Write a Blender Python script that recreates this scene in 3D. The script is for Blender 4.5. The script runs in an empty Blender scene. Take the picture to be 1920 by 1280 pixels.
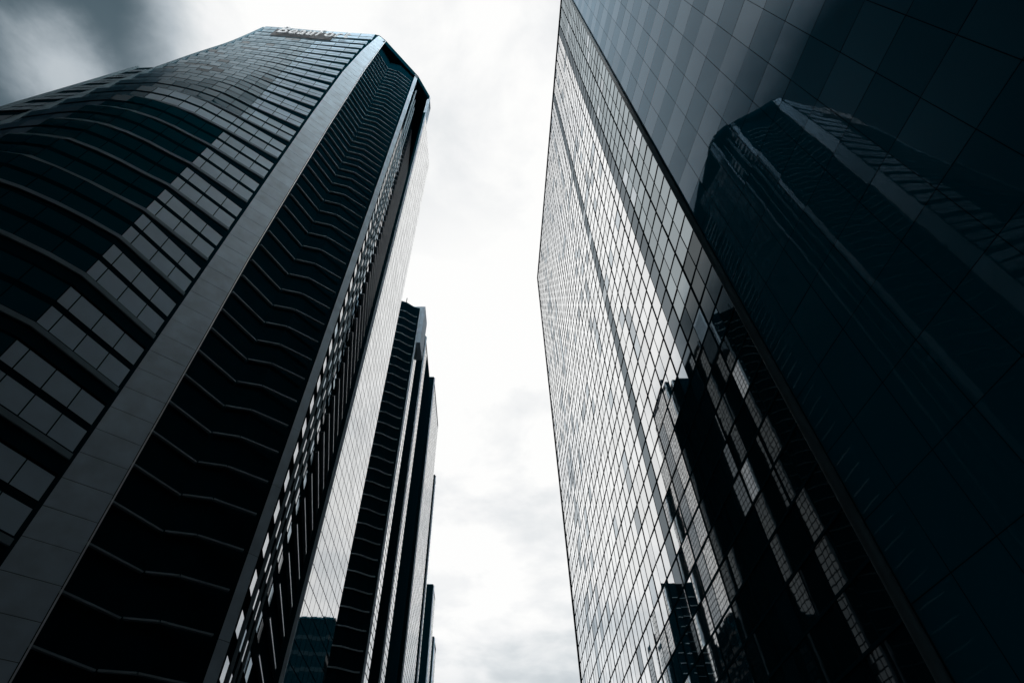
import bpy, math, random
import numpy as np
from mathutils import Vector, Matrix
random.seed(7)
rng = np.random.default_rng(7)
sc = bpy.context.scene
col = sc.collection

# ------------------------------------------------------------------ camera
# solved from the photograph: zenith vanishing point and focal length (1920 px wide frame)
F_PX, CX, CY, VPX, VPY = 1080.0, 960.0, 640.0, 922.0, -270.0
EYE = 1.6
up_c = Vector((VPX - CX, -(VPY - CY), -F_PX)).normalized()      # world up in camera axes
fw_c = Vector((0, 0, -1)); fw_c = (fw_c - up_c * fw_c.dot(up_c)).normalized()
rt_c = fw_c.cross(up_c)
R = Matrix((rt_c, fw_c, up_c))                                  # camera -> world
cam = bpy.data.cameras.new('camera')
cam_o = bpy.data.objects.new('camera', cam); col.objects.link(cam_o)
cam.sensor_width = 36.0; cam.lens = F_PX / 1920 * 36.0
cam.clip_start = 0.1; cam.clip_end = 6000
cam_o.matrix_world = Matrix.Translation((0, 0, EYE)) @ R.to_4x4()
sc.camera = cam_o

# ------------------------------------------------------------------ light
SUN_AZ, SUN_EL = math.radians(132), math.radians(48)            # veiled by cloud, to the right behind the viewer
sun = bpy.data.lights.new('sun', 'SUN'); sun.energy = 0.6; sun.angle = math.radians(14); sun.color = (1, .985, .96)
sun_o = bpy.data.objects.new('sun', sun); col.objects.link(sun_o)
sd = Vector((math.sin(SUN_AZ) * math.cos(SUN_EL), math.cos(SUN_AZ) * math.cos(SUN_EL), math.sin(SUN_EL)))
sun_o.rotation_euler = sd.to_track_quat('Z', 'Y').to_euler(); sun_o.location = (0, 0, 400)
sc.view_settings.view_transform = 'Standard'; sc.view_settings.look = 'None'
sc.view_settings.exposure = 0.0; sc.view_settings.gamma = 1.0
sc.render.film_transparent = False
sc.cycles.max_bounces = 8; sc.cycles.glossy_bounces = 6; sc.cycles.diffuse_bounces = 3

def build_world():
    w = bpy.data.worlds.new('World'); sc.world = w; w.use_nodes = True
    nt = w.node_tree; N = nt.nodes; L = nt.links
    for n in list(N): N.remove(n)
    def n(t, **k):
        x = N.new(t)
        for a, b in k.items(): setattr(x, a, b)
        return x
    def math_(op, a, b=None, c=None, clamp=False):
        x = n('ShaderNodeMath', operation=op, use_clamp=clamp)
        for i, v in enumerate((a, b, c)):
            if v is None: continue
            if isinstance(v, (int, float)): x.inputs[i].default_value = v
            else: L.new(v, x.inputs[i])
        return x.outputs[0]
    def sstep(v, lo, hi, o0=0.0, o1=1.0):
        x = n('ShaderNodeMapRange', interpolation_type='SMOOTHSTEP')
        L.new(v, x.inputs[0]); x.inputs[1].default_value = lo; x.inputs[2].default_value = hi
        x.inputs[3].default_value = o0; x.inputs[4].default_value = o1
        return x.outputs[0]
    tc = n('ShaderNodeTexCoord'); sep = n('ShaderNodeSeparateXYZ'); L.new(tc.outputs['Generated'], sep.inputs[0])
    X, Y, Z = sep.outputs
    zc = math_('MAXIMUM', Z, 0.03)
    zp = math_('ADD', zc, 0.06)
    u = math_('DIVIDE', X, zp); v = math_('DIVIDE', Y, zp)      # position on a flat cloud deck
    deck = n('ShaderNodeCombineXYZ'); L.new(u, deck.inputs[0]); L.new(v, deck.inputs[1])
    def noise(scale, detail, rough, off=0.0, dist=0.0):
        m = n('ShaderNodeMapping'); L.new(deck.outputs[0], m.inputs[0]); m.inputs['Location'].default_value = (off, off * .7, off)
        t = n('ShaderNodeTexNoise'); L.new(m.outputs[0], t.inputs['Vector'])
        t.inputs['Scale'].default_value = scale; t.inputs['Detail'].default_value = detail
        t.inputs['Roughness'].default_value = rough; t.inputs['Distortion'].default_value = dist
        return t.outputs[0]
    n1 = noise(1.6, 4, .5, 3.1, .3); n2 = noise(4.2, 6, .55, 8.3, .2); n3 = noise(0.8, 3, .5, 1.7)
    wob = math_('MULTIPLY_ADD', math_('SUBTRACT', n1, .5), .22, u)
    wob = math_('MULTIPLY_ADD', math_('SUBTRACT', n2, .5), .10, wob)
    # heavy cloud bank over the left side of the street
    left = sstep(wob, -.41, -.55)
    left = math_('MULTIPLY', left, math_('MULTIPLY', sstep(v, -.5, -.15), sstep(v, 1.2, .6)))
    # lighter gap inside the bank
    du = math_('ADD', u, .655); dv = math_('SUBTRACT', v, .22)
    rr = math_('SQRT', math_('ADD', math_('MULTIPLY', du, du), math_('MULTIPLY', math_('MULTIPLY', dv, dv), 1.6)))
    rr = math_('MULTIPLY_ADD', math_('SUBTRACT', n2, .5), .22, rr)
    patch = sstep(rr, .135, .03)
    bank = math_('MULTIPLY_ADD', patch, .42, math_('MULTIPLY_ADD', sstep(n1, .35, .65), .07, .09))
    bank = math_('MULTIPLY', bank, sstep(u, -.78, -1.0, 1.0, .3))
    bank = math_('MULTIPLY', bank, sstep(v, .16, -.02, 1.0, .45))
    # thin bright deck, faint mottling
    deckb = math_('MULTIPLY_ADD', sstep(n2, .3, .7), .24, math_('MULTIPLY_ADD', sstep(n1, .3, .65), .2, .79))
    # lower sky slightly greyer
    deckb = math_('MULTIPLY', deckb, sstep(Z, .2, .6, .7, 1.0))
    mixf = n('ShaderNodeMix', data_type='FLOAT'); L.new(left, mixf.inputs[0]); L.new(deckb, mixf.inputs[2]); L.new(bank, mixf.inputs[3])
    lum = mixf.outputs[0]
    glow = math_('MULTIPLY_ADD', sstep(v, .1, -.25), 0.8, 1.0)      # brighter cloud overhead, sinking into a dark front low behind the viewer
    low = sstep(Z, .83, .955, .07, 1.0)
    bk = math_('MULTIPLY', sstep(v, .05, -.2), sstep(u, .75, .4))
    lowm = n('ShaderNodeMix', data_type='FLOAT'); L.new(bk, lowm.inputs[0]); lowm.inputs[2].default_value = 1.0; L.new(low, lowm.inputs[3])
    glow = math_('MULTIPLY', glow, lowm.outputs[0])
    # unseen bright patch added right behind the viewer to light the pillars
    fill_glow = math_('MULTIPLY', math_('MULTIPLY', sstep(u, .25, .6), sstep(v, .0, -.35)), sstep(Z, .95, .82))
    glow = math_('MULTIPLY_ADD', fill_glow, 6.0, glow)
    # tint: grey parts of the cloud are slate blue, bright parts neutral
    ramp = n('ShaderNodeValToRGB'); L.new(lum, ramp.inputs[0])
    e = ramp.color_ramp.elements
    e[0].position = 0.0; e[0].color = (.0, .0, .0, 1)
    e[1].position = 1.0; e[1].color = (1.0, 1.0, .99, 1)
    for p, c in ((.1, (.072, .112, .136)), (.25, (.205, .255, .29)), (.5, (.45, .505, .545)), (.75, (.72, .755, .775)), (.9, (.9, .91, .915))):
        k = ramp.color_ramp.elements.new(p); k.color = (*c, 1)
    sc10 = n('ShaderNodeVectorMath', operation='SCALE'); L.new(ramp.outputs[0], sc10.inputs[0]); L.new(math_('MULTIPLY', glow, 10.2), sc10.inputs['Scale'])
    sky = n('ShaderNodeTexSky', sky_type='NISHITA', sun_disc=False, sun_elevation=SUN_EL, sun_rotation=SUN_AZ)
    mix = n('ShaderNodeMix', data_type='RGBA'); mix.inputs[0].default_value = .97
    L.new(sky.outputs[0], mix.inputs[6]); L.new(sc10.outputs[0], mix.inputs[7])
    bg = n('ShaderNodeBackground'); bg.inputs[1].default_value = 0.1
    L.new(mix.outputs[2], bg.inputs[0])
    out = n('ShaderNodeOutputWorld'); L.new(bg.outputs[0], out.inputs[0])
build_world()

# ------------------------------------------------------------------ materials
def mat(name, base, rough=.5, ior=1.45, metal=0.0, var=.12, scale=.6, bump=0.0, island=0.0, spec=.5, tint=None):
    m = bpy.data.materials.new(name); m.use_nodes = True
    nt = m.node_tree; b = nt.nodes['Principled BSDF']
    b.inputs['Roughness'].default_value = rough; b.inputs['IOR'].default_value = ior
    b.inputs['Metallic'].default_value = metal; b.inputs['Specular IOR Level'].default_value = spec
    if tint: b.inputs['Specular Tint'].default_value = (*tint, 1)
    tc = nt.nodes.new('ShaderNodeTexCoord'); no = nt.nodes.new('ShaderNodeTexNoise')
    no.inputs['Scale'].default_value = scale; no.inputs['Detail'].default_value = 5
    nt.links.new(tc.outputs['Object'], no.inputs['Vector'])
    mr = nt.nodes.new('ShaderNodeMapRange'); nt.links.new(no.outputs[0], mr.inputs[0])
    mr.inputs[1].default_value = .3; mr.inputs[2].default_value = .7
    mr.inputs[3].default_value = 1 - var; mr.inputs[4].default_value = 1 + var
    fac = mr.outputs[0]
    if island:
        ge = nt.nodes.new('ShaderNodeNewGeometry'); m2 = nt.nodes.new('ShaderNodeMapRange')
        nt.links.new(ge.outputs['Random Per Island'], m2.inputs[0])
        m2.inputs[3].default_value = 1 - island; m2.inputs[4].default_value = 1 + island
        mm = nt.nodes.new('ShaderNodeMath'); mm.operation = 'MULTIPLY'
        nt.links.new(fac, mm.inputs[0]); nt.links.new(m2.outputs[0], mm.inputs[1]); fac = mm.outputs[0]
    vm = nt.nodes.new('ShaderNodeVectorMath'); vm.operation = 'SCALE'
    vm.inputs[0].default_value = base; nt.links.new(fac, vm.inputs['Scale'])
    nt.links.new(vm.outputs[0], b.inputs['Base Color'])
    if bump:
        nb = nt.nodes.new('ShaderNodeTexNoise'); nb.inputs['Scale'].default_value = .35; nb.inputs['Detail'].default_value = 2
        nt.links.new(tc.outputs['Object'], nb.inputs['Vector'])
        bp = nt.nodes.new('ShaderNodeBump'); bp.inputs['Strength'].default_value = 1.0; bp.inputs['Distance'].default_value = bump
        nt.links.new(nb.outputs[0], bp.inputs['Height']); nt.links.new(bp.outputs[0], b.inputs['Normal'])
    return m
M = {}
M['asphalt'] = mat('asphalt', (.035, .037, .04), .9)
M['paving'] = mat('paving_stone', (.12, .125, .13), .85)
M['dark_metal'] = mat('dark_metal', (.0008, .022, .034), .6, spec=0.0)
M['dark_wall'] = mat('dark_wall', (.0006, .017, .027), .7, spec=0.0)
M['row_wall'] = mat('row_tower_wall', (.0006, .012, .019), .7, spec=0.0)
M['slab'] = mat('slab_edge_metal', (.24, .33, .38), .5, spec=.0)
M['cladding'] = mat('pale_cladding', (.48, .63, .74), .55, var=.13, island=.05, spec=.1)
M['joint'] = mat('cladding_joint', (.05, .07, .085), .7)
M['trim'] = mat('bright_trim', (.75, .84, .9), .45)
M['ledge'] = mat('ledge_metal', (.2, .29, .34), .5, spec=.0)
def tinted_glass(name, base, ior, tint, rough=.02, island=.15, bump=.004):
    '''dark glass with a blue-tinted mirror coat, strength by the Fresnel law'''
    m = bpy.data.materials.new(name); m.use_nodes = True; nt = m.node_tree; N = nt.nodes; L = nt.links
    b = N['Principled BSDF']; b.inputs['Base Color'].default_value = (*base, 1); b.inputs['Roughness'].default_value = .4; b.inputs['Specular IOR Level'].default_value = 0
    g = N.new('ShaderNodeBsdfGlossy'); g.inputs['Roughness'].default_value = rough
    fr = N.new('ShaderNodeFresnel'); fr.inputs[0].default_value = ior
    ge = N.new('ShaderNodeNewGeometry'); m2 = N.new('ShaderNodeMapRange'); L.new(ge.outputs['Random Per Island'], m2.inputs[0]); m2.inputs[3].default_value = 1 - island; m2.inputs[4].default_value = 1 + island * .5
    vm = N.new('ShaderNodeVectorMath'); vm.operation = 'SCALE'; vm.inputs[0].default_value = tint; L.new(m2.outputs[0], vm.inputs['Scale']); L.new(vm.outputs[0], g.inputs['Color'])
    tc = N.new('ShaderNodeTexCoord'); nb = N.new('ShaderNodeTexNoise'); nb.inputs['Scale'].default_value = .3; nb.inputs['Detail'].default_value = 2; L.new(tc.outputs['Object'], nb.inputs['Vector'])
    bp = N.new('ShaderNodeBump'); bp.inputs['Distance'].default_value = bump; L.new(nb.outputs[0], bp.inputs['Height']); L.new(bp.outputs[0], g.inputs['Normal'])
    mx = N.new('ShaderNodeMixShader'); L.new(fr.outputs[0], mx.inputs[0]); L.new(b.outputs[0], mx.inputs[1]); L.new(g.outputs[0], mx.inputs[2]); L.new(mx.outputs[0], N['Material Output'].inputs[0]); return m
M['ribbon_glass'] = tinted_glass('ribbon_glass', (.001, .055, .082), 1.6, (.74, .87, .96), .03, .25)
M['recess_glass'] = mat('recess_window_glass', (.17, .2, .225), .06, metal=1.0, island=.4)
M['slab_metal'] = mat('slab_edge_polished', (.28, .33, .37), .3, metal=1.0)
M['blind_glass'] = mat('glass_over_pale_blinds', (.44, .6, .72), .5, ior=1.5, island=.12, var=.06, spec=.06)
M['pale_blind'] = mat('glass_over_white_blinds', (.5, .57, .61), .15, ior=1.5, island=.12)
M['bay_blind'] = mat('bay_window_blind', (.2, .265, .3), .15, ior=1.5, island=.25, spec=.15)
M['cool_blind'] = mat('glass_over_grey_blinds', (.07, .11, .135), .1, ior=1.5, island=.15, spec=.05)
def grazing_glass(name, base, lo=0.0, hi=1.0, pw=2.0, tint=(.97, .98, .985), isl=(.85, 1.12), bump=0.0):
    '''dark clear glass that mirrors strongly only at grazing angles'''
    m = bpy.data.materials.new(name); m.use_nodes = True; nt = m.node_tree; N = nt.nodes; L = nt.links
    b = N['Principled BSDF']; b.inputs['Base Color'].default_value = (*base, 1); b.inputs['Roughness'].default_value = .4; b.inputs['Specular IOR Level'].default_value = 0
    g = N.new('ShaderNodeBsdfGlossy'); g.inputs['Roughness'].default_value = .02; g.inputs['Color'].default_value = (*tint, 1)
    lw = N.new('ShaderNodeLayerWeight'); lw.inputs['Blend'].default_value = .5
    p = N.new('ShaderNodeMath'); p.operation = 'POWER'; L.new(lw.outputs['Facing'], p.inputs[0]); p.inputs[1].default_value = pw
    k = N.new('ShaderNodeMath'); k.operation = 'MULTIPLY_ADD'; L.new(p.outputs[0], k.inputs[0]); k.inputs[1].default_value = hi; k.inputs[2].default_value = lo
    if bump:
        tc = N.new('ShaderNodeTexCoord'); nb = N.new('ShaderNodeTexNoise'); nb.inputs['Scale'].default_value = .35; nb.inputs['Detail'].default_value = 2; L.new(tc.outputs['Object'], nb.inputs['Vector'])
        bp = N.new('ShaderNodeBump'); bp.inputs['Distance'].default_value = bump; L.new(nb.outputs[0], bp.inputs['Height']); L.new(bp.outputs[0], g.inputs['Normal'])
    ge = N.new('ShaderNodeNewGeometry'); m2 = N.new('ShaderNodeMapRange'); L.new(ge.outputs['Random Per Island'], m2.inputs[0]); m2.inputs[3].default_value = isl[0]; m2.inputs[4].default_value = isl[1]
    q = N.new('ShaderNodeMath'); q.operation = 'MULTIPLY'; q.use_clamp = True; L.new(k.outputs[0], q.inputs[0]); L.new(m2.outputs[0], q.inputs[1])
    mx = N.new('ShaderNodeMixShader'); L.new(q.outputs[0], mx.inputs[0]); L.new(b.outputs[0], mx.inputs[1]); L.new(g.outputs[0], mx.inputs[2])
    L.new(mx.outputs[0], N['Material Output'].inputs[0]); return m
TEAL = (.001, .014, .021)
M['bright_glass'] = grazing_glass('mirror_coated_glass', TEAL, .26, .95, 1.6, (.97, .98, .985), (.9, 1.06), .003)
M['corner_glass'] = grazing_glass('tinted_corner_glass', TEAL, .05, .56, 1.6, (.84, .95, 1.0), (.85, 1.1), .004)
M['corner_reflect_dark'] = grazing_glass('corner_glass_dark_reflection', TEAL, .02, .15, 1.6, (.84, .95, 1.0), (.8, 1.2), .004)
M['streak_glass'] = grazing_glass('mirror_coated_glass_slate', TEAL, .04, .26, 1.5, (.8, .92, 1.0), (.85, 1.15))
M['dull_glass'] = grazing_glass('mirror_coated_glass_dull', TEAL, .1, .66, 1.5, (.88, .95, 1.0), (.75, 1.2))
M['street_glass'] = grazing_glass('grazing_street_glass', (.003, .014, .02), pw=1.35, isl=(.93, 1.1))
M['panel_light'] = tinted_glass('tinted_panel', (.0004, .078, .12), 1.38, (.66, .84, 1.0), .02, .08)
M['panel_dark'] = tinted_glass('tinted_panel_deep', (.0004, .075, .116), 1.28, (.6, .8, .97), .02, .08)
M['block_wall'] = mat('block_wall', (.0005, .006, .009), .8, spec=0.0)
M['block_glass'] = mat('block_glass', (.0006, .008, .012), .4, ior=1.3, spec=.05)
M['sign_white'] = mat('sign_white', (.6, .63, .65), .5)
M['sign_shade'] = mat('letter_shade_dark', (.03, .04, .05), .5)
M['rail'] = mat('rail_metal', (.11, .19, .22), .45, metal=.0, spec=.2)

# ------------------------------------------------------------------ mesh helpers
class MB:
    def __init__(s): s.v = []; s.f = []; s.m = []; s.mats = []
    def mi(s, m):
        if m not in s.mats: s.mats.append(m)
        return s.mats.index(m)
    def poly(s, pts, m):
        k = len(s.v); s.v += [tuple(map(float, p)) for p in pts]; s.f.append(tuple(range(k, k + len(pts)))); s.m.append(s.mi(m))
    def hexa(s, a, b, m, cap=True):
        """two matching quads a (front) and b (back) joined to a solid"""
        k = len(s.v); s.v += [tuple(map(float, p)) for p in list(a) + list(b)]
        i = s.mi(m)
        fs = [(0, 1, 2, 3), (7, 6, 5, 4), (0, 4, 5, 1), (1, 5, 6, 2), (2, 6, 7, 3), (3, 7, 4, 0)]
        for f in fs: s.f.append(tuple(k + q for q in f)); s.m.append(i)
    def prism(s, pl, z0, z1, m, top=True):
        n = len(pl); k = len(s.v)
        s.v += [(float(p[0]), float(p[1]), float(z0)) for p in pl] + [(float(p[0]), float(p[1]), float(z1)) for p in pl]
        i = s.mi(m)
        for a in range(n):
            b = (a + 1) % n; s.f.append((k + a, k + b, k + n + b, k + n + a)); s.m.append(i)
        s.f.append(tuple(k + n + a for a in range(n))); s.m.append(i)
        s.f.append(tuple(k + a for a in reversed(range(n)))); s.m.append(i)
    def build(s, name, parent=None):
        me = bpy.data.meshes.new(name); me.from_pydata(s.v, [], s.f)
        for m in s.mats: me.materials.append(M[m])
        me.polygons.foreach_set('material_index', s.m); me.update()
        o = bpy.data.objects.new(name, me); col.objects.link(o)
        if parent: o.parent = parent
        return o
def tag(o, label, cat, group=None):
    o['label'] = label; o['category'] = cat
    if group: o['group'] = group
    return o
def thing(name, label, cat, group=None):
    o = bpy.data.objects.new(name, None); col.objects.link(o)
    o.empty_display_size = 2
    return tag(o, label, cat, group)
def vec(az, r): a = math.radians(az); return np.array([math.sin(a) * r, math.cos(a) * r])
def cam_dist(p): return np.linalg.norm(np.asarray(p, float) - np.array([0, 0, EYE]))

def wall_quad(p, q, z0, z1, off=0.0, tilt=0.0):
    """quad on the vertical wall p->q (outside is to the right of p->q), pushed out by off, its corners jittered by tilt metres"""
    p = np.asarray(p, float); q = np.asarray(q, float); d = q - p; L = np.hypot(*d); n = np.array([d[1], -d[0]]) / L
    def pt(a, z):
        o = off + (random.uniform(-tilt, tilt) if tilt else 0); b = a + n * o; return (b[0], b[1], z)
    a, b = random.uniform(-1, 1) * tilt, random.uniform(-1, 1) * tilt
    def P(base, z, e): w = base + n * (off + e); return (w[0], w[1], z)
    return [P(p, z0, -a - b), P(q, z0, a - b), P(q, z1, a + b), P(p, z1, -a + b)]
def wall_bar(mb, p, q, z0, z1, o0, o1, m):
    f = wall_quad(p, q, z0, z1, o1); b = wall_quad(p, q, z0, z1, o0); mb.hexa(f, b, m)

def panes_to_parts(panes, name, root, matname=None, limit=100):
    """panes: list of (quad, material); the largest in view get an object each, the rest one 'stuff' part"""
    def size(qm):
        q = np.array(qm[0]); c = q.mean(0); a = np.linalg.norm(np.cross(q[1] - q[0], q[3] - q[0])); nn = np.cross(q[1] - q[0], q[3] - q[0]) / max(a, 1e-6)
        v = c - np.array([0, 0, EYE]); r = np.linalg.norm(v)
        cc = R.transposed() @ Vector(v)
        if cc.z >= -1e-3: return 0
        x, y = CX + F_PX * cc.x / -cc.z, CY - F_PX * cc.y / -cc.z
        if not (0 < x < 1920 and 0 < y < 1280): return 0
        return a * abs(nn @ v) / r ** 3
    panes = sorted(panes, key=size, reverse=True)
    for q, m in panes[:limit]:
        mb = MB(); mb.poly(q, m); mb.build(name, root)
    if panes[limit:]:
        mb = MB()
        for q, m in panes[limit:]: mb.poly(q, m)
        o = mb.build(name, root); o['kind'] = 'stuff'

# ------------------------------------------------------------------ ground
mb = MB(); mb.poly([(-3000, -3000, 0), (3000, -3000, 0), (3000, 3000, 0), (-3000, 3000, 0)], 'asphalt'); g = mb.build('ground'); g['kind'] = 'structure'
STREET = -3.3
al = vec(STREET, 1); rt = vec(STREET + 90, 1)
def st(u, v): return rt * u + al * v                               # street frame: u right of the viewer, v up the street
for nm, u0, u1 in (('pavement_left', -19.5, -9), ('pavement_right', 12, 27)):
    mb = MB(); mb.prism([st(u0, -60), st(u1, -60), st(u1, 600), st(u0, 600)], 0.004, .13, 'paving'); o = mb.build('pavement'); o['kind'] = 'structure'

# ------------------------------------------------------------------ left tower
TL = thing('office_tower', 'huge dark tower on the left with banded curved front, sawtooth recesses and rooftop sign', 'tower')
H = 168.0
# plan of the curved front at several heights: pillar edge, fold, then a run of points round to the left end
LV = {
 0:   [(-36.0, 25.4), (-37.5, 23.6), (-40, 21.4), (-43, 19.4), (-47, 18.0), (-52, 18.0), (-58, 18.8)],
 46:  [(-35.9, 25.9), (-37.5, 24.1), (-40, 21.9), (-43, 19.9), (-47, 18.6), (-52, 18.7), (-58, 19.5)],
 60:  [(-37.4, 26.8), (-39.0, 25.6), (-40.6, 24.3), (-43, 22.6), (-46, 20.9), (-51, 20.3), (-58, 21.0)],
 100: [(-40.2, 29.3), (-41.8, 28.3), (-43.4, 27.4), (-45.5, 26.6), (-48.6, 25.8), (-52, 25.1), (-57.4, 24.9)],
 123: [(-42.2, 30.6), (-43.8, 30.1), (-45.8, 29.6), (-48.1, 29.1), (-50.6, 28.6), (-54, 28.0), (-58.2, 27.4)],
 143: [(-43.4, 31.9), (-45.4, 31.5), (-47.6, 31.1), (-50, 30.8), (-52.4, 30.5), (-55.4, 30.1), (-58.8, 29.7)],
 168: [(-44.6, 33.5), (-46.8, 33.3), (-49.0, 33.1), (-51.4, 32.8), (-54, 32.5), (-56.8, 32.2), (-59.8, 31.9)],
}
ZS = sorted(LV)
def pchip(xs, ys, x):
    """monotone-ish smooth interpolation"""
    xs = np.array(xs, float); ys = np.array(ys, float)
    d = np.diff(ys) / np.diff(xs); m = np.zeros(len(xs)); m[0] = d[0]; m[-1] = d[-1]
    for i in range(1, len(xs) - 1): m[i] = 0 if d[i-1] * d[i] <= 0 else 2 * d[i-1] * d[i] / (d[i-1] + d[i])
    i = int(np.clip(np.searchsorted(xs, x) - 1, 0, len(xs) - 2)); h = xs[i+1] - xs[i]; t = (x - xs[i]) / h
    return (2*t**3-3*t**2+1)*ys[i] + (t**3-2*t**2+t)*h*m[i] + (-2*t**3+3*t**2)*ys[i+1] + (t**3-t**2)*h*m[i+1]
def pil_az(z): return float(np.interp(z, [0, 105, 130, 150, 168], [-44.6, -44.9, -44.6, -43.6, -42.0]))
def pil_az_r(z): return float(np.interp(z, [0, 60, 105, 140, 168], [-39.8, -41.0, -41.0, -40.6, -39.6]))
RP = 46.7
def pil_l(z): return vec(pil_az(z), RP)
def pil_r(z): return vec(pil_az_r(z), RP)
NL, NF = 9, 3
def front_pts(z):
    """pane boundaries along the curved front at height z, from the left end to the pillar"""
    pts = np.array([[pchip(ZS, [LV[k][i][c] for k in ZS], z) for c in (0, 1)] for i in range(7)])
    seg = np.r_[0, np.cumsum(np.hypot(*np.diff(pts, axis=0).T))]
    # smooth curve through the run, resampled evenly
    s = np.linspace(0, seg[-1], NL + 1)
    left = np.array([[pchip(seg, pts[:, c], q) for c in (0, 1)] for q in s])[::-1]
    fold = left[-1]; pl = pil_l(z); d = pl - fold
    fr = [.13 + (1 - .13 - .045) * i / NF for i in range(NF + 1)]
    return np.vstack([left, [fold + d * f for f in fr]])
NP = NL + 1 + NF + 1                                             # boundary points
def front_off(z, i, off):
    P = front_pts(z); n = len(P); a = P[max(i-1, 0)]; b = P[min(i+1, n-1)]; d = (b - a) / np.hypot(*(b - a)); nn = np.array([d[1], -d[0]])
    return P[i] + nn * off, nn
# storeys: taller ones below, shorter ones above, as counted on the photograph
TB = [.858, 1.005, 1.142, 1.285, 1.434, 1.587, 1.732, 1.876, 2.005, 2.12, 2.227, 2.331, 2.433, 2.535]
zb = [t * RP + EYE for t in TB]
while zb[0] - 6.9 > 1: zb.insert(0, zb[0] - 6.9)
zb.insert(0, 0.0)
while zb[-1] + 4.9 < H - 1: zb.append(zb[-1] + 4.9)
zb[-1] = H
panes = []; back = MB(); 
def pane_front(z0, z1, i, m, off=.05, inset=.05):
    a0, n0 = front_off(ZM, i, off); b0, n1 = front_off(ZM, i + 1, off); a1, n2 = a0, n0; b1, n3 = b0, n1
    e0 = (b0 - a0) / np.hypot(*(b0 - a0)); e1 = (b1 - a1) / np.hypot(*(b1 - a1)); t = random.uniform(-.006, .006); s = random.uniform(-.006, .006)
    P = lambda p, z, e: (p[0] + n0[0] * e, p[1] + n0[1] * e, z)
    return [P(a0 + e0 * inset, z0, -t - s), P(b0 - e0 * inset, z0, t - s), P(b1 - e1 * inset, z1, t + s), P(a1 + e1 * inset, z1, -t + s)], m
def strip_front(mb, z0, z1, o0, o1, m):
    for i in range(NP - 1):
        f = []; b = []
        for (k, z) in ((i, z0), (i + 1, z0), (i + 1, z1), (i, z1)):
            p, _ = front_off(ZM, k, o1); f.append((p[0], p[1], z)); p, _ = front_off(ZM, k, o0); b.append((p[0], p[1], z))
        mb.hexa(f, b, m)
for k in range(len(zb) - 1):
    z0, z1 = zb[k], zb[k + 1]; h = z1 - z0; low = z0 < 93
    ZM = (z0 + z1) / 2
    thick = .19 if low else .25; led = .07 if low else .04; thin = .035 if low else .02; mid = .095 if low else .04
    row = (1 - thick - led - thin - mid - .03) / 2
    za = z0 + h * (thick + led + thin); zb1 = za + h * row; zc = zb1 + h * mid; zd = zc + h * row
    for i in range(NP - 1):
        facet = i >= NL
        for (p, q) in ((za, zb1), (zc, zd)):
            if facet: m = 'blind_glass'
            elif 80 < z0 < 85 and i > 3: m = 'blind_glass'
            else: m = 'cool_blind' if random.random() < (.07 if z0 > 105 else 0) else 'ribbon_glass'
            panes.append(pane_front(p, q, i, m))
    sp = MB()
    strip_front(sp, z0 + h * .004, z0 + h * thick * .97, -.6, .12, 'dark_metal')
    strip_front(sp, z0 + h * thick, z0 + h * (thick + led), 0.005, .26, 'ledge')
    sp.build('spandrel_band', TL)
    for i in range(NP - 1):
        a, b = front_off(ZM, i, 0)[0], front_off(ZM, i + 1, 0)[0]; c, d = b, a
        back.poly([(*a, z0), (*b, z0), (*c, z1), (*d, z1)], 'dark_wall')
    # dark strip between the last pane and the pillar
    P0 = P1 = front_pts(ZM)[-1]; q0, q1 = pil_l(z0), pil_l(z1)
    back.poly([(*P0, z0), (*q0, z0), (*q1, z1), (*P1, z1)], 'dark_metal')
ef = MB()
for a, b in zip(np.linspace(0, H - 1.2, 40)[:-1], np.linspace(0, H - 1.2, 40)[1:]):
    def fp(z, o): 
        p, n_ = front_off(z, 0, o); return p
    def q4(o): 
        pa, pb_ = fp(a, o), fp(b, o); return [(pa[0] - .3, pa[1], a), (pa[0] + .06, pa[1], a), (pb_[0] + .06, pb_[1], b), (pb_[0] - .3, pb_[1], b)]
    ef.hexa(q4(.4), q4(-.5), 'ledge')
ef.build('end_fin', TL)
panes_to_parts(panes, 'window_pane', TL)
back.build('front_wall', TL)
# rectangular bay set back on the left
def bay_y(z): return float(np.interp(z, [0, 77, 113], [19.8, 22.6, 26.8]))
wg = MB(); wpan = []
levels = [0] + [z for z in zb if 0 < z < 108] + [113]
for z0, z1 in zip(levels[:-1], levels[1:]):
    h = z1 - z0
    for xa, xb in ((-64.2, -56.0),):
        wg.hexa([(xa, bay_y(z0), z0), (xb, bay_y(z0), z0), (xb, bay_y(z1), z1), (xa, bay_y(z1), z1)], [(xa, 48, z0), (xb, 48, z0), (xb, 48, z1), (xa, 48, z1)], 'dark_wall')
    for j in range(3):
        xa = -63.6 + j * 1.9; xb = xa + 1.75
        for f0, f1 in ((.28, .56), (.64, .92)):
            if z1 >= 112.9 and f0 > .5: continue
            p, q = z0 + h * f0, z0 + h * f1; e = .12
            wpan.append(([(xa, bay_y(p) - e, p), (xb, bay_y(p) - e, p), (xb, bay_y(q) - e, q), (xa, bay_y(q) - e, q)], 'bay_blind'))
    wg.hexa([(-64.6, bay_y(z0) - .3, z0), (-64.2, bay_y(z0) - .3, z0), (-64.2, bay_y(z1) - .3, z1), (-64.6, bay_y(z1) - .3, z1)], [(-64.6, 48, z0), (-64.2, 48, z0), (-64.2, 48, z1), (-64.6, 48, z1)], 'ledge')
wgo = wg.build('side_bay', TL)
panes_to_parts(wpan, 'bay_window', wgo)
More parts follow.
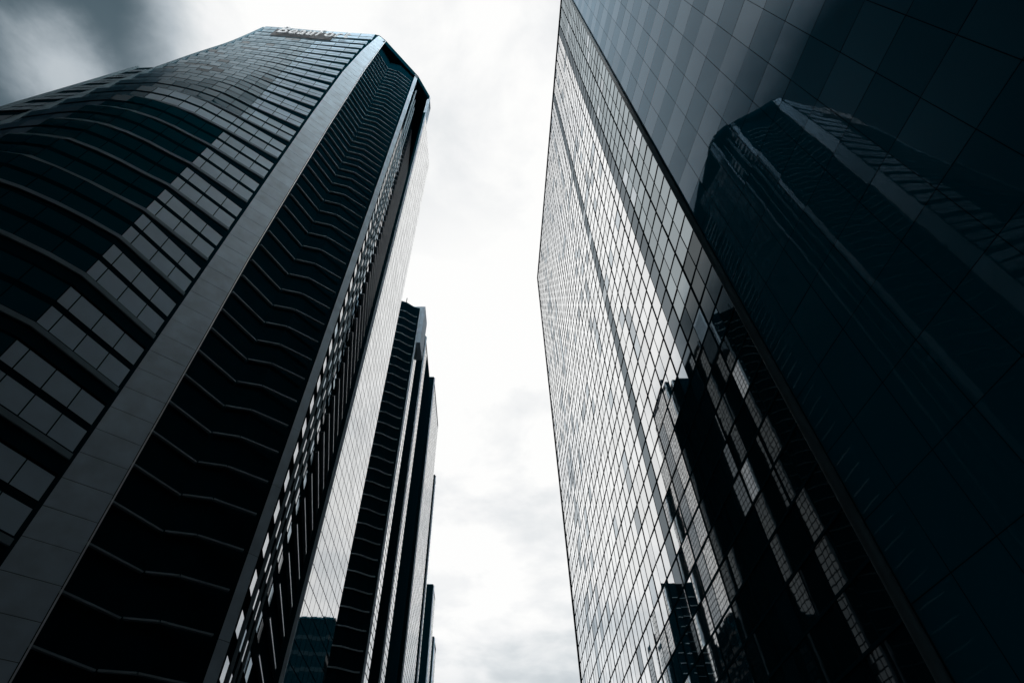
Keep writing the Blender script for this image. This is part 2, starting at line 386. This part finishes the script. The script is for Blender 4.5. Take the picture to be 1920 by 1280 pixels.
# pillars
def pillar(lf, rf, top, depth, matn, jp):
    mb = MB(); z = 0.0
    while z < top - .05:
        z1 = min(z + jp, top)
        for (p, q, m, o) in ((z, z1 - .05, matn, 0), (z1 - .05, z1, 'joint', -.04)):
            a0, b0, a1, b1 = lf(p), rf(p), lf(q), rf(q)
            def out(x): return x * (1 - o / np.hypot(*x))
            f = [(*out(a0), p), (*out(b0), p), (*out(b1), q), (*out(a1), q)]
            def bk(x): return x * (1 + depth / np.hypot(*x))
            mb.hexa(f, [(*bk(a0), p), (*bk(b0), p), (*bk(b1), q), (*bk(a1), q)], m)
        z = z1
    return mb
pp = pillar(lambda z: pil_l(z), lambda z: pil_r(z), H, .8, 'cladding', 2.33).build('pillar', TL)
tm = MB(); zz = np.linspace(0, H, 40)
for a, b in zip(zz[:-1], zz[1:]):
    f = lambda z, e, r: (*(vec(pil_az_r(z) + e, r)), z)
    tm.hexa([f(a, .08, RP - .04), f(a, .22, RP - .04), f(b, .22, RP - .04), f(b, .08, RP - .04)], [f(a, .08, RP + .1), f(a, .22, RP + .1), f(b, .22, RP + .1), f(b, .08, RP + .1)], 'trim')
tm.build('edge_trim', pp)
P2L, P2R = vec(-27.45, 50.0), vec(-26.45, 50.4)
pillar(lambda z: P2L, lambda z: P2R, H, .8, 'cladding', 7.0).build('pillar', TL)
PC = np.array([-28.9, 40.7]); PM = np.array([-26.3, 41.55]); C2 = P2R + vec(-14.0, 36.0); P3 = np.array([-20.0, 50.4])
S1 = P3 + vec(STREET, 3.4); S2 = P3 + vec(STREET, 14.0)
HS = 155.0
# recess one: a folded dark wall between the two pale pillars, slab edges showing as thin lines
def rec_wall(p, q, top, name='recess_wall', m='dark_wall'):
    mb = MB(); wall = wall_quad(p, q, 0, top); mb.hexa(wall, wall_quad(p, q, 0, top, -.3), m); return mb.build(name, TL)
A0 = vec(-40.93, RP + .85)
rec_wall(A0, PC, H - 2); rec_wall(PC, PM, H - 2); rec_wall(PM, P2L + vec(-27.45, .6), H - 2)
half = []
for a, b in zip(zb[:-1], zb[1:]): half += [a, (a + b) / 2]
for z in half:
    if z < 2 or z > H - 5: continue
    mb = MB(); e = (P2L - PM) / np.hypot(*(P2L - PM)); e1 = (PM - PC) / np.hypot(*(PM - PC))
    wall_bar(mb, A0 + (PC - A0) * .06, PC, z, z + .14, .005, .3, 'slab')
    wall_bar(mb, PC + e1 * .36, PM, z, z + .14, .005, .3, 'slab'); wall_bar(mb, PM, P2L - e * .5, z, z + .14, .005, .3, 'slab')
    mb.build('slab_edge', TL)
# recess two: glazed return wall, then a dark wall
rec_wall(P2R + vec(-26.45, .6), C2, H - 2)
g = C2 - P2R; gl = np.hypot(*g); ge = g / gl; rp = []; ml = MB()
for a, b in zip(half[:-1], half[1:]):
    if b > H - 3: break
    for (s0, s1) in ((.35, 2.3), (3.2, 4.9), (5.4, 7.0), (7.5, 9.0), (9.6, 11.2)):
        h = b - a
        rp.append((wall_quad(P2R + ge * s0, P2R + ge * s1, a + h * .3, a + h * .78, .06, .004), 'recess_glass' if random.random() < (.9, .75, .6, .45, .3)[int(s0 / 2.2)] else 'ribbon_glass'))
for s in (2.6, 2.8, 3.0, 5.15, 7.25): wall_bar(ml, P2R + ge * s, P2R + ge * (s + .08), 0, H - 3, .005, .22, 'slab')
ml.build('mullion', TL)
panes_to_parts(rp, 'recess_window', TL, limit=60)
for z in half:
    if z < 2 or z > H - 5: continue
    mb = MB(); wall_bar(mb, P2R + ge * 11.5, C2, z, z + .22, .005, .4, 'slab_metal'); mb.build('slab_edge', TL)
# street face: bright curtain wall seen at a grazing angle
sw = MB()
wall = wall_quad(P3, S2, 0, HS); sw.hexa(wall, wall_quad(P3, S2, 0, HS, -.5), 'dark_metal')
wall = wall_quad(P3, S1, HS, H); sw.hexa(wall, wall_quad(P3, S1, HS, H, -.5), 'cladding')
sw.build('street_wall', TL)
sp_ = []; L = 14.0; ncol = 9; e = (S2 - P3) / L
rows = np.arange(1, HS - 1, 1.75)
for z in rows:
    for j in range(ncol):
        a = P3 + e * (j * L / ncol + .05); b = P3 + e * ((j + 1) * L / ncol - .05)
        sp_.append((wall_quad(a, b, z + .06, z + 1.69, .04, .003), 'street_glass'))
panes_to_parts(sp_, 'street_window', TL, limit=100)
mb = MB(); wall_bar(mb, P3 - e * .0, P3 + e * .25, 0, H - 1, .0, .3, 'cladding'); mb.build('pillar', TL)
# roof slab over everything, with its dark soffit over the recesses
FT = front_pts(H)
outline = [tuple(p) for p in FT] + [tuple(pil_l(H)), tuple(pil_r(H)), tuple(P2L), tuple(P2R), tuple(P3), tuple(S1), tuple(C2), (-62, 60)]
mb = MB(); mb.prism(outline, H - 2.2, H + .4, 'dark_metal'); mb.build('roof_slab', TL)

# rooftop sign: separate white letters standing off the front
def text_mesh(ch, size, ext):
    cu = bpy.data.curves.new('letter', 'FONT'); cu.body = ch; cu.size = size; cu.extrude = ext; cu.shear = .25; cu.offset = .05
    o = bpy.data.objects.new('letter_tmp', cu); col.objects.link(o)
    dg = bpy.context.evaluated_depsgraph_get(); me = bpy.data.meshes.new_from_object(o.evaluated_get(dg))
    w = max(v.co.x for v in me.vertices); bpy.data.objects.remove(o); return me, w
SG = thing('rooftop_sign', 'white raised letters of a name mounted near the roofline of the banded tower', 'sign')
zs = 157.2; Pm = front_pts(160.0)
def along(s):
    """point on the upper front, s metres from the left end"""
    d = np.r_[0, np.cumsum(np.hypot(*np.diff(Pm, axis=0).T))]; i = int(np.clip(np.searchsorted(d, s) - 1, 0, len(d) - 2))
    t = (s - d[i]) / (d[i+1] - d[i]); e = (Pm[i+1] - Pm[i]) / (d[i+1] - d[i]); return Pm[i] + (Pm[i+1] - Pm[i]) * t, e
p0, e0 = along(4.3); p1, e1 = along(18.6); n0 = np.array([e0[1], -e0[0]])
mb = MB(); mb.hexa(wall_quad(p0, p1, zs - .8, zs + 5.6, .5), wall_quad(p0, p1, zs - .8, zs + 5.6, .3), 'sign_shade'); mb.build('letter_shade_panel', SG)  # dark sheet standing in for the shadows between and below the letters
s = 5.4; KX = .43
for ch in 'Beaufort':
    me, w = text_mesh(ch, 9.0 if ch.isupper() else 8.6, .1)
    p, ed = along(s); n = np.array([ed[1], -ed[0]]); q = p + n * 1.0
    o = bpy.data.objects.new('letter', me); col.objects.link(o); o.parent = SG
    o.matrix_world = Matrix(((ed[0] * KX, 0, n[0], q[0]), (ed[1] * KX, 0, n[1], q[1]), (0, 1, 0, zs), (0, 0, 0, 1)))
    me.materials.clear(); me.materials.append(M['sign_white'])
    s += w * KX + .28

# ------------------------------------------------------------------ right tower
TR = thing('glass_tower', 'tall glass tower on the right, bright gridded face beside a dark panelled face', 'tower')
HR = 251.0
B = np.array([24.5, 37.5]); AZB, AZD = -4.3, -10.5
eb = vec(AZB, 1); ed_ = vec(AZD, 1); LB = 131.0; LD = 37.0
FAR = B + eb * LB; NEAR = B - ed_ * LD
core = MB(); core.prism([NEAR, NEAR + np.array([45, 0]), FAR + np.array([45, 0]), FAR, B], 0, HR - .6, 'dark_wall'); core.build('core_wall', TR)
mb = MB(); off = np.array([-.35, 0])
wall_bar(mb, FAR + eb * .2, B, HR - .6, HR + .5, -.6, .3, 'dark_metal'); wall_bar(mb, B, NEAR, HR - .6, HR + .5, -.6, .3, 'dark_metal'); mb.build('parapet', TR)
mb = MB(); wall_bar(mb, FAR + eb * .25, FAR - eb * .05, 0, HR, -.1, .3, 'dark_metal'); mb.build('edge_mullion', TR)
# bright face. wall_quad's outside is right of p->q, so run from far to near
pb = []; fr = MB(); rowh = 4.2; nrow = int(HR // rowh)
xs = []; x = .7; dbl = True
while x < LB - 1: xs.append((x, dbl)); x += 3.25 if dbl else 2.95; dbl = not dbl
rowtone = [random.random() for _ in range(nrow + 1)]; coltone = [random.random() for _ in range(len(xs) + 1)]
edges = [0.0] + [q for q, _ in xs] + [LB]
for r in range(nrow):
    z0 = 1 + r * rowh; z1 = min(z0 + rowh, HR - .7)
    for c in range(len(edges) - 1):
        a = B + eb * (edges[c + 1] - .1); b = B + eb * (edges[c] + .1)
        sc_ = (edges[c] + edges[c + 1]) / 2
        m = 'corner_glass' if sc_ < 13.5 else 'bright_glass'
        if sc_ < 26 and z0 < 68 - sc_ * .55: m = 'corner_reflect_dark'  # dark reflection put into the glass itself, low beside the corner
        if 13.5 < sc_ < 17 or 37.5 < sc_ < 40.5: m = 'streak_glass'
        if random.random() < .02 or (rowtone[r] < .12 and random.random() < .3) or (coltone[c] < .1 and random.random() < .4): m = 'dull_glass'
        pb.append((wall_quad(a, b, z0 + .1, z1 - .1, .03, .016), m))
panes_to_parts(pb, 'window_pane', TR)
for r in range(nrow + 1):
    z = 1 + r * rowh
    if z < HR - 1: wall_bar(fr, FAR, B, z - .13, z + .13, .0, .09, 'dark_metal')
fr.build('transom', TR)
fr = MB()
for q, d in xs:
    for o in ((-.2, .12) if d else (-.05,)): wall_bar(fr, B + eb * (q + o + .09), B + eb * (q + o), 0, HR - .6, .0, .06, 'dark_metal')
fr.build('mullion', TR)
# dark face: large flush panels, rows alternating in tint
pdk = []; rowd = 6.0; cd = 3.95; nd = int(HR // rowd) + 1
for r in range(nd):
    z0 = r * rowd + .1; z1 = min(z0 + rowd, HR - .7)
    for c in range(int(LD // cd)):
        a = B - ed_ * (c * cd + .03 + .5); b = B - ed_ * ((c + 1) * cd - .03 + .5)
        pdk.append((wall_quad(a, b, z0 + .035, z1 - .035, .03, .010), 'panel_dark' if r % 2 else 'panel_light'))
panes_to_parts(pdk, 'cladding_panel', TR)
mb = MB(); nn = np.array([-math.cos(math.radians(6)), math.sin(math.radians(-6))]); cpt = B + nn * .22; rr = .42
ring = [cpt + rr * np.array([math.cos(t), math.sin(t)]) for t in np.linspace(0, 2 * math.pi, 20, endpoint=False)]
mb.prism(ring, 0, HR + .6, 'rail'); o = mb.build('corner_rail', TR)
for f in o.data.polygons: f.use_smooth = abs(f.normal.z) < .5

# ------------------------------------------------------------------ row of towers beyond the left tower
P_ROW = 22.0
def row_tower(name, label, cat, v0, v1, top, lat, curve=0, dark_to=None, pitch=3.5, box=None, edge=.5, glazed=True):
    t = thing(name, label, cat, 'towers stepping away along the left side of the street')
    E = st(-P_ROW, v0)                                            # corner between front and street side
    if curve:                                                    # front leaves the corner and bends back level
        front = [st(-P_ROW - .35, v0), st(-P_ROW - 1.6, v0 - .2), st(-P_ROW - 2.6, v0 - .9), st(-P_ROW - 4.2, v0 - 2.2), st(-P_ROW - 6, v0 - 2.9), st(-P_ROW - lat, v0 - 3.1)]
    else:
        front = [st(-P_ROW - .35, v0), st(-P_ROW - lat * .5, v0 - .35), st(-P_ROW - lat, v0 - .4)]
    vb = dark_to or v1
    outl = [front[-1]] + front[::-1][1:] + [st(-P_ROW - .35, vb), st(-P_ROW - lat, vb)]
    mb = MB(); mb.prism(outl, 0, top, 'row_wall'); mb.build('wall', t)
    z = pitch; k = 0
    while z < top - 2.5:
        mb = MB(); pl = front[::-1]
        for a, b in zip(pl[:-1], pl[1:]):
            if np.hypot(*(b - a)) < .1: continue
            last = b is pl[-1]
            d = (b - a); bb = b - d * (.35 if last else 0)
            wall_bar(mb, a, bb, z, z + .2, .004, .3, 'slab')
        if k < 100: mb.build('slab_edge', t)
        k += 1; z += pitch
    # street side
    a, b = st(-P_ROW - .35, v0 + .02), st(-P_ROW - .35, v1)
    mb = MB(); z = 1.0; n = max(2, int((v1 - v0) / 1.6)); e = (b - a) / n
    while z < top - 2:
        for j in range(n): mb.poly(wall_quad(a + e * (j + .08), a + e * (j + .92), z + .16, z + pitch / 2 - .16, .05, .003), 'street_glass')
        z += pitch / 2
    mb.build('street_glazing', t)
    mb = MB(); wall_bar(mb, a, a + (b - a) / np.hypot(*(b - a)) * edge, 0, top, .06, .4, 'cladding'); mb.build('corner_pier', t)
    mb = MB(); mb.prism([p + 0 for p in outl], top, top + .5, 'dark_metal'); mb.build('roof', t)
    if name == 'slab_tower' and curve:
        mb = MB(); p = st(-P_ROW - 4.6, v0 - 1.6); mb.prism([p + .12 * np.array([math.cos(q), math.sin(q)]) for q in np.linspace(0, 6.283, 7)[:-1]], top + .5, top + 3.6, 'dark_metal'); mb.build('mast', t)
    if box:
        mb = MB(); u0, u1, w0, w1, zt = box; mb.prism([st(u0, w0), st(u1, w0), st(u1, w1), st(u0, w1)], top - 14, zt, 'cladding'); mb.build('plant_box', t)
    return t
row_tower('slab_tower', 'dark tower with wavy slab lines just beyond the big banded tower', 'tower', 110, 116.2, 148, 48, curve=1, box=(-P_ROW - 3, -P_ROW + .9, 112, 119, 152))
row_tower('slab_tower', 'narrow dark tower with thin pale side, second in the receding row', 'tower', 127, 134.2, 155, 48, dark_to=152)
row_tower('slab_tower', 'third tower of the receding row, with the widest bright side face', 'tower', 158.5, 187, 167.5, 48)
row_tower('slab_tower', 'thin pale tower tip peeping past the widest bright side face', 'tower', 192, 197, 145.5, 16)
row_tower('slab_tower', 'low dark tower near the bottom of the sky gap with a thin pale side', 'tower', 220, 232, 114, 18)
row_tower('slab_tower', 'farthest and lowest dark sliver of the receding row', 'tower', 240, 252, 102.5, 18)

# ------------------------------------------------------------------ unseen blocks the glass reflects; the two behind the viewer added to cut light
def block(label, x0, x1, y0, y1, top, pitch=4.0):
    t = thing('unseen_block', label, 'building')
    mb = MB(); mb.prism([(x0, y0), (x1, y0), (x1, y1), (x0, y1)], 0, top, 'block_wall'); mb.build('wall', t)
    for z in np.arange(3, top - 3, pitch * 2):
        mb = MB()
        for p, q in (((x1, y1), (x0, y1)), ((x0, y1), (x0, y0)), ((x0, y0), (x1, y0)), ((x1, y0), (x1, y1))):
            mb.hexa(wall_quad(p, q, z, z + pitch * .55, .12), wall_quad(p, q, z, z + pitch * .55, .005), 'block_glass')
        mb.build('window_band', t)
    mb = MB(); mb.prism([(x0 - .4, y0 - .4), (x1 + .4, y0 - .4), (x1 + .4, y1 + .4), (x0 - .4, y1 + .4)], top, top + 1, 'dark_metal'); mb.build('roof', t)
block('unseen dark block added behind the viewer to shade the lower pillars', -150, 24, -62, -16, 165)
block('unseen dark block added at right behind the viewer to cut light low down', 33, 110, -60, -3, 140)
block('dark block standing behind the right glass tower, out of direct view', 34, 100, 330, 390, 150)
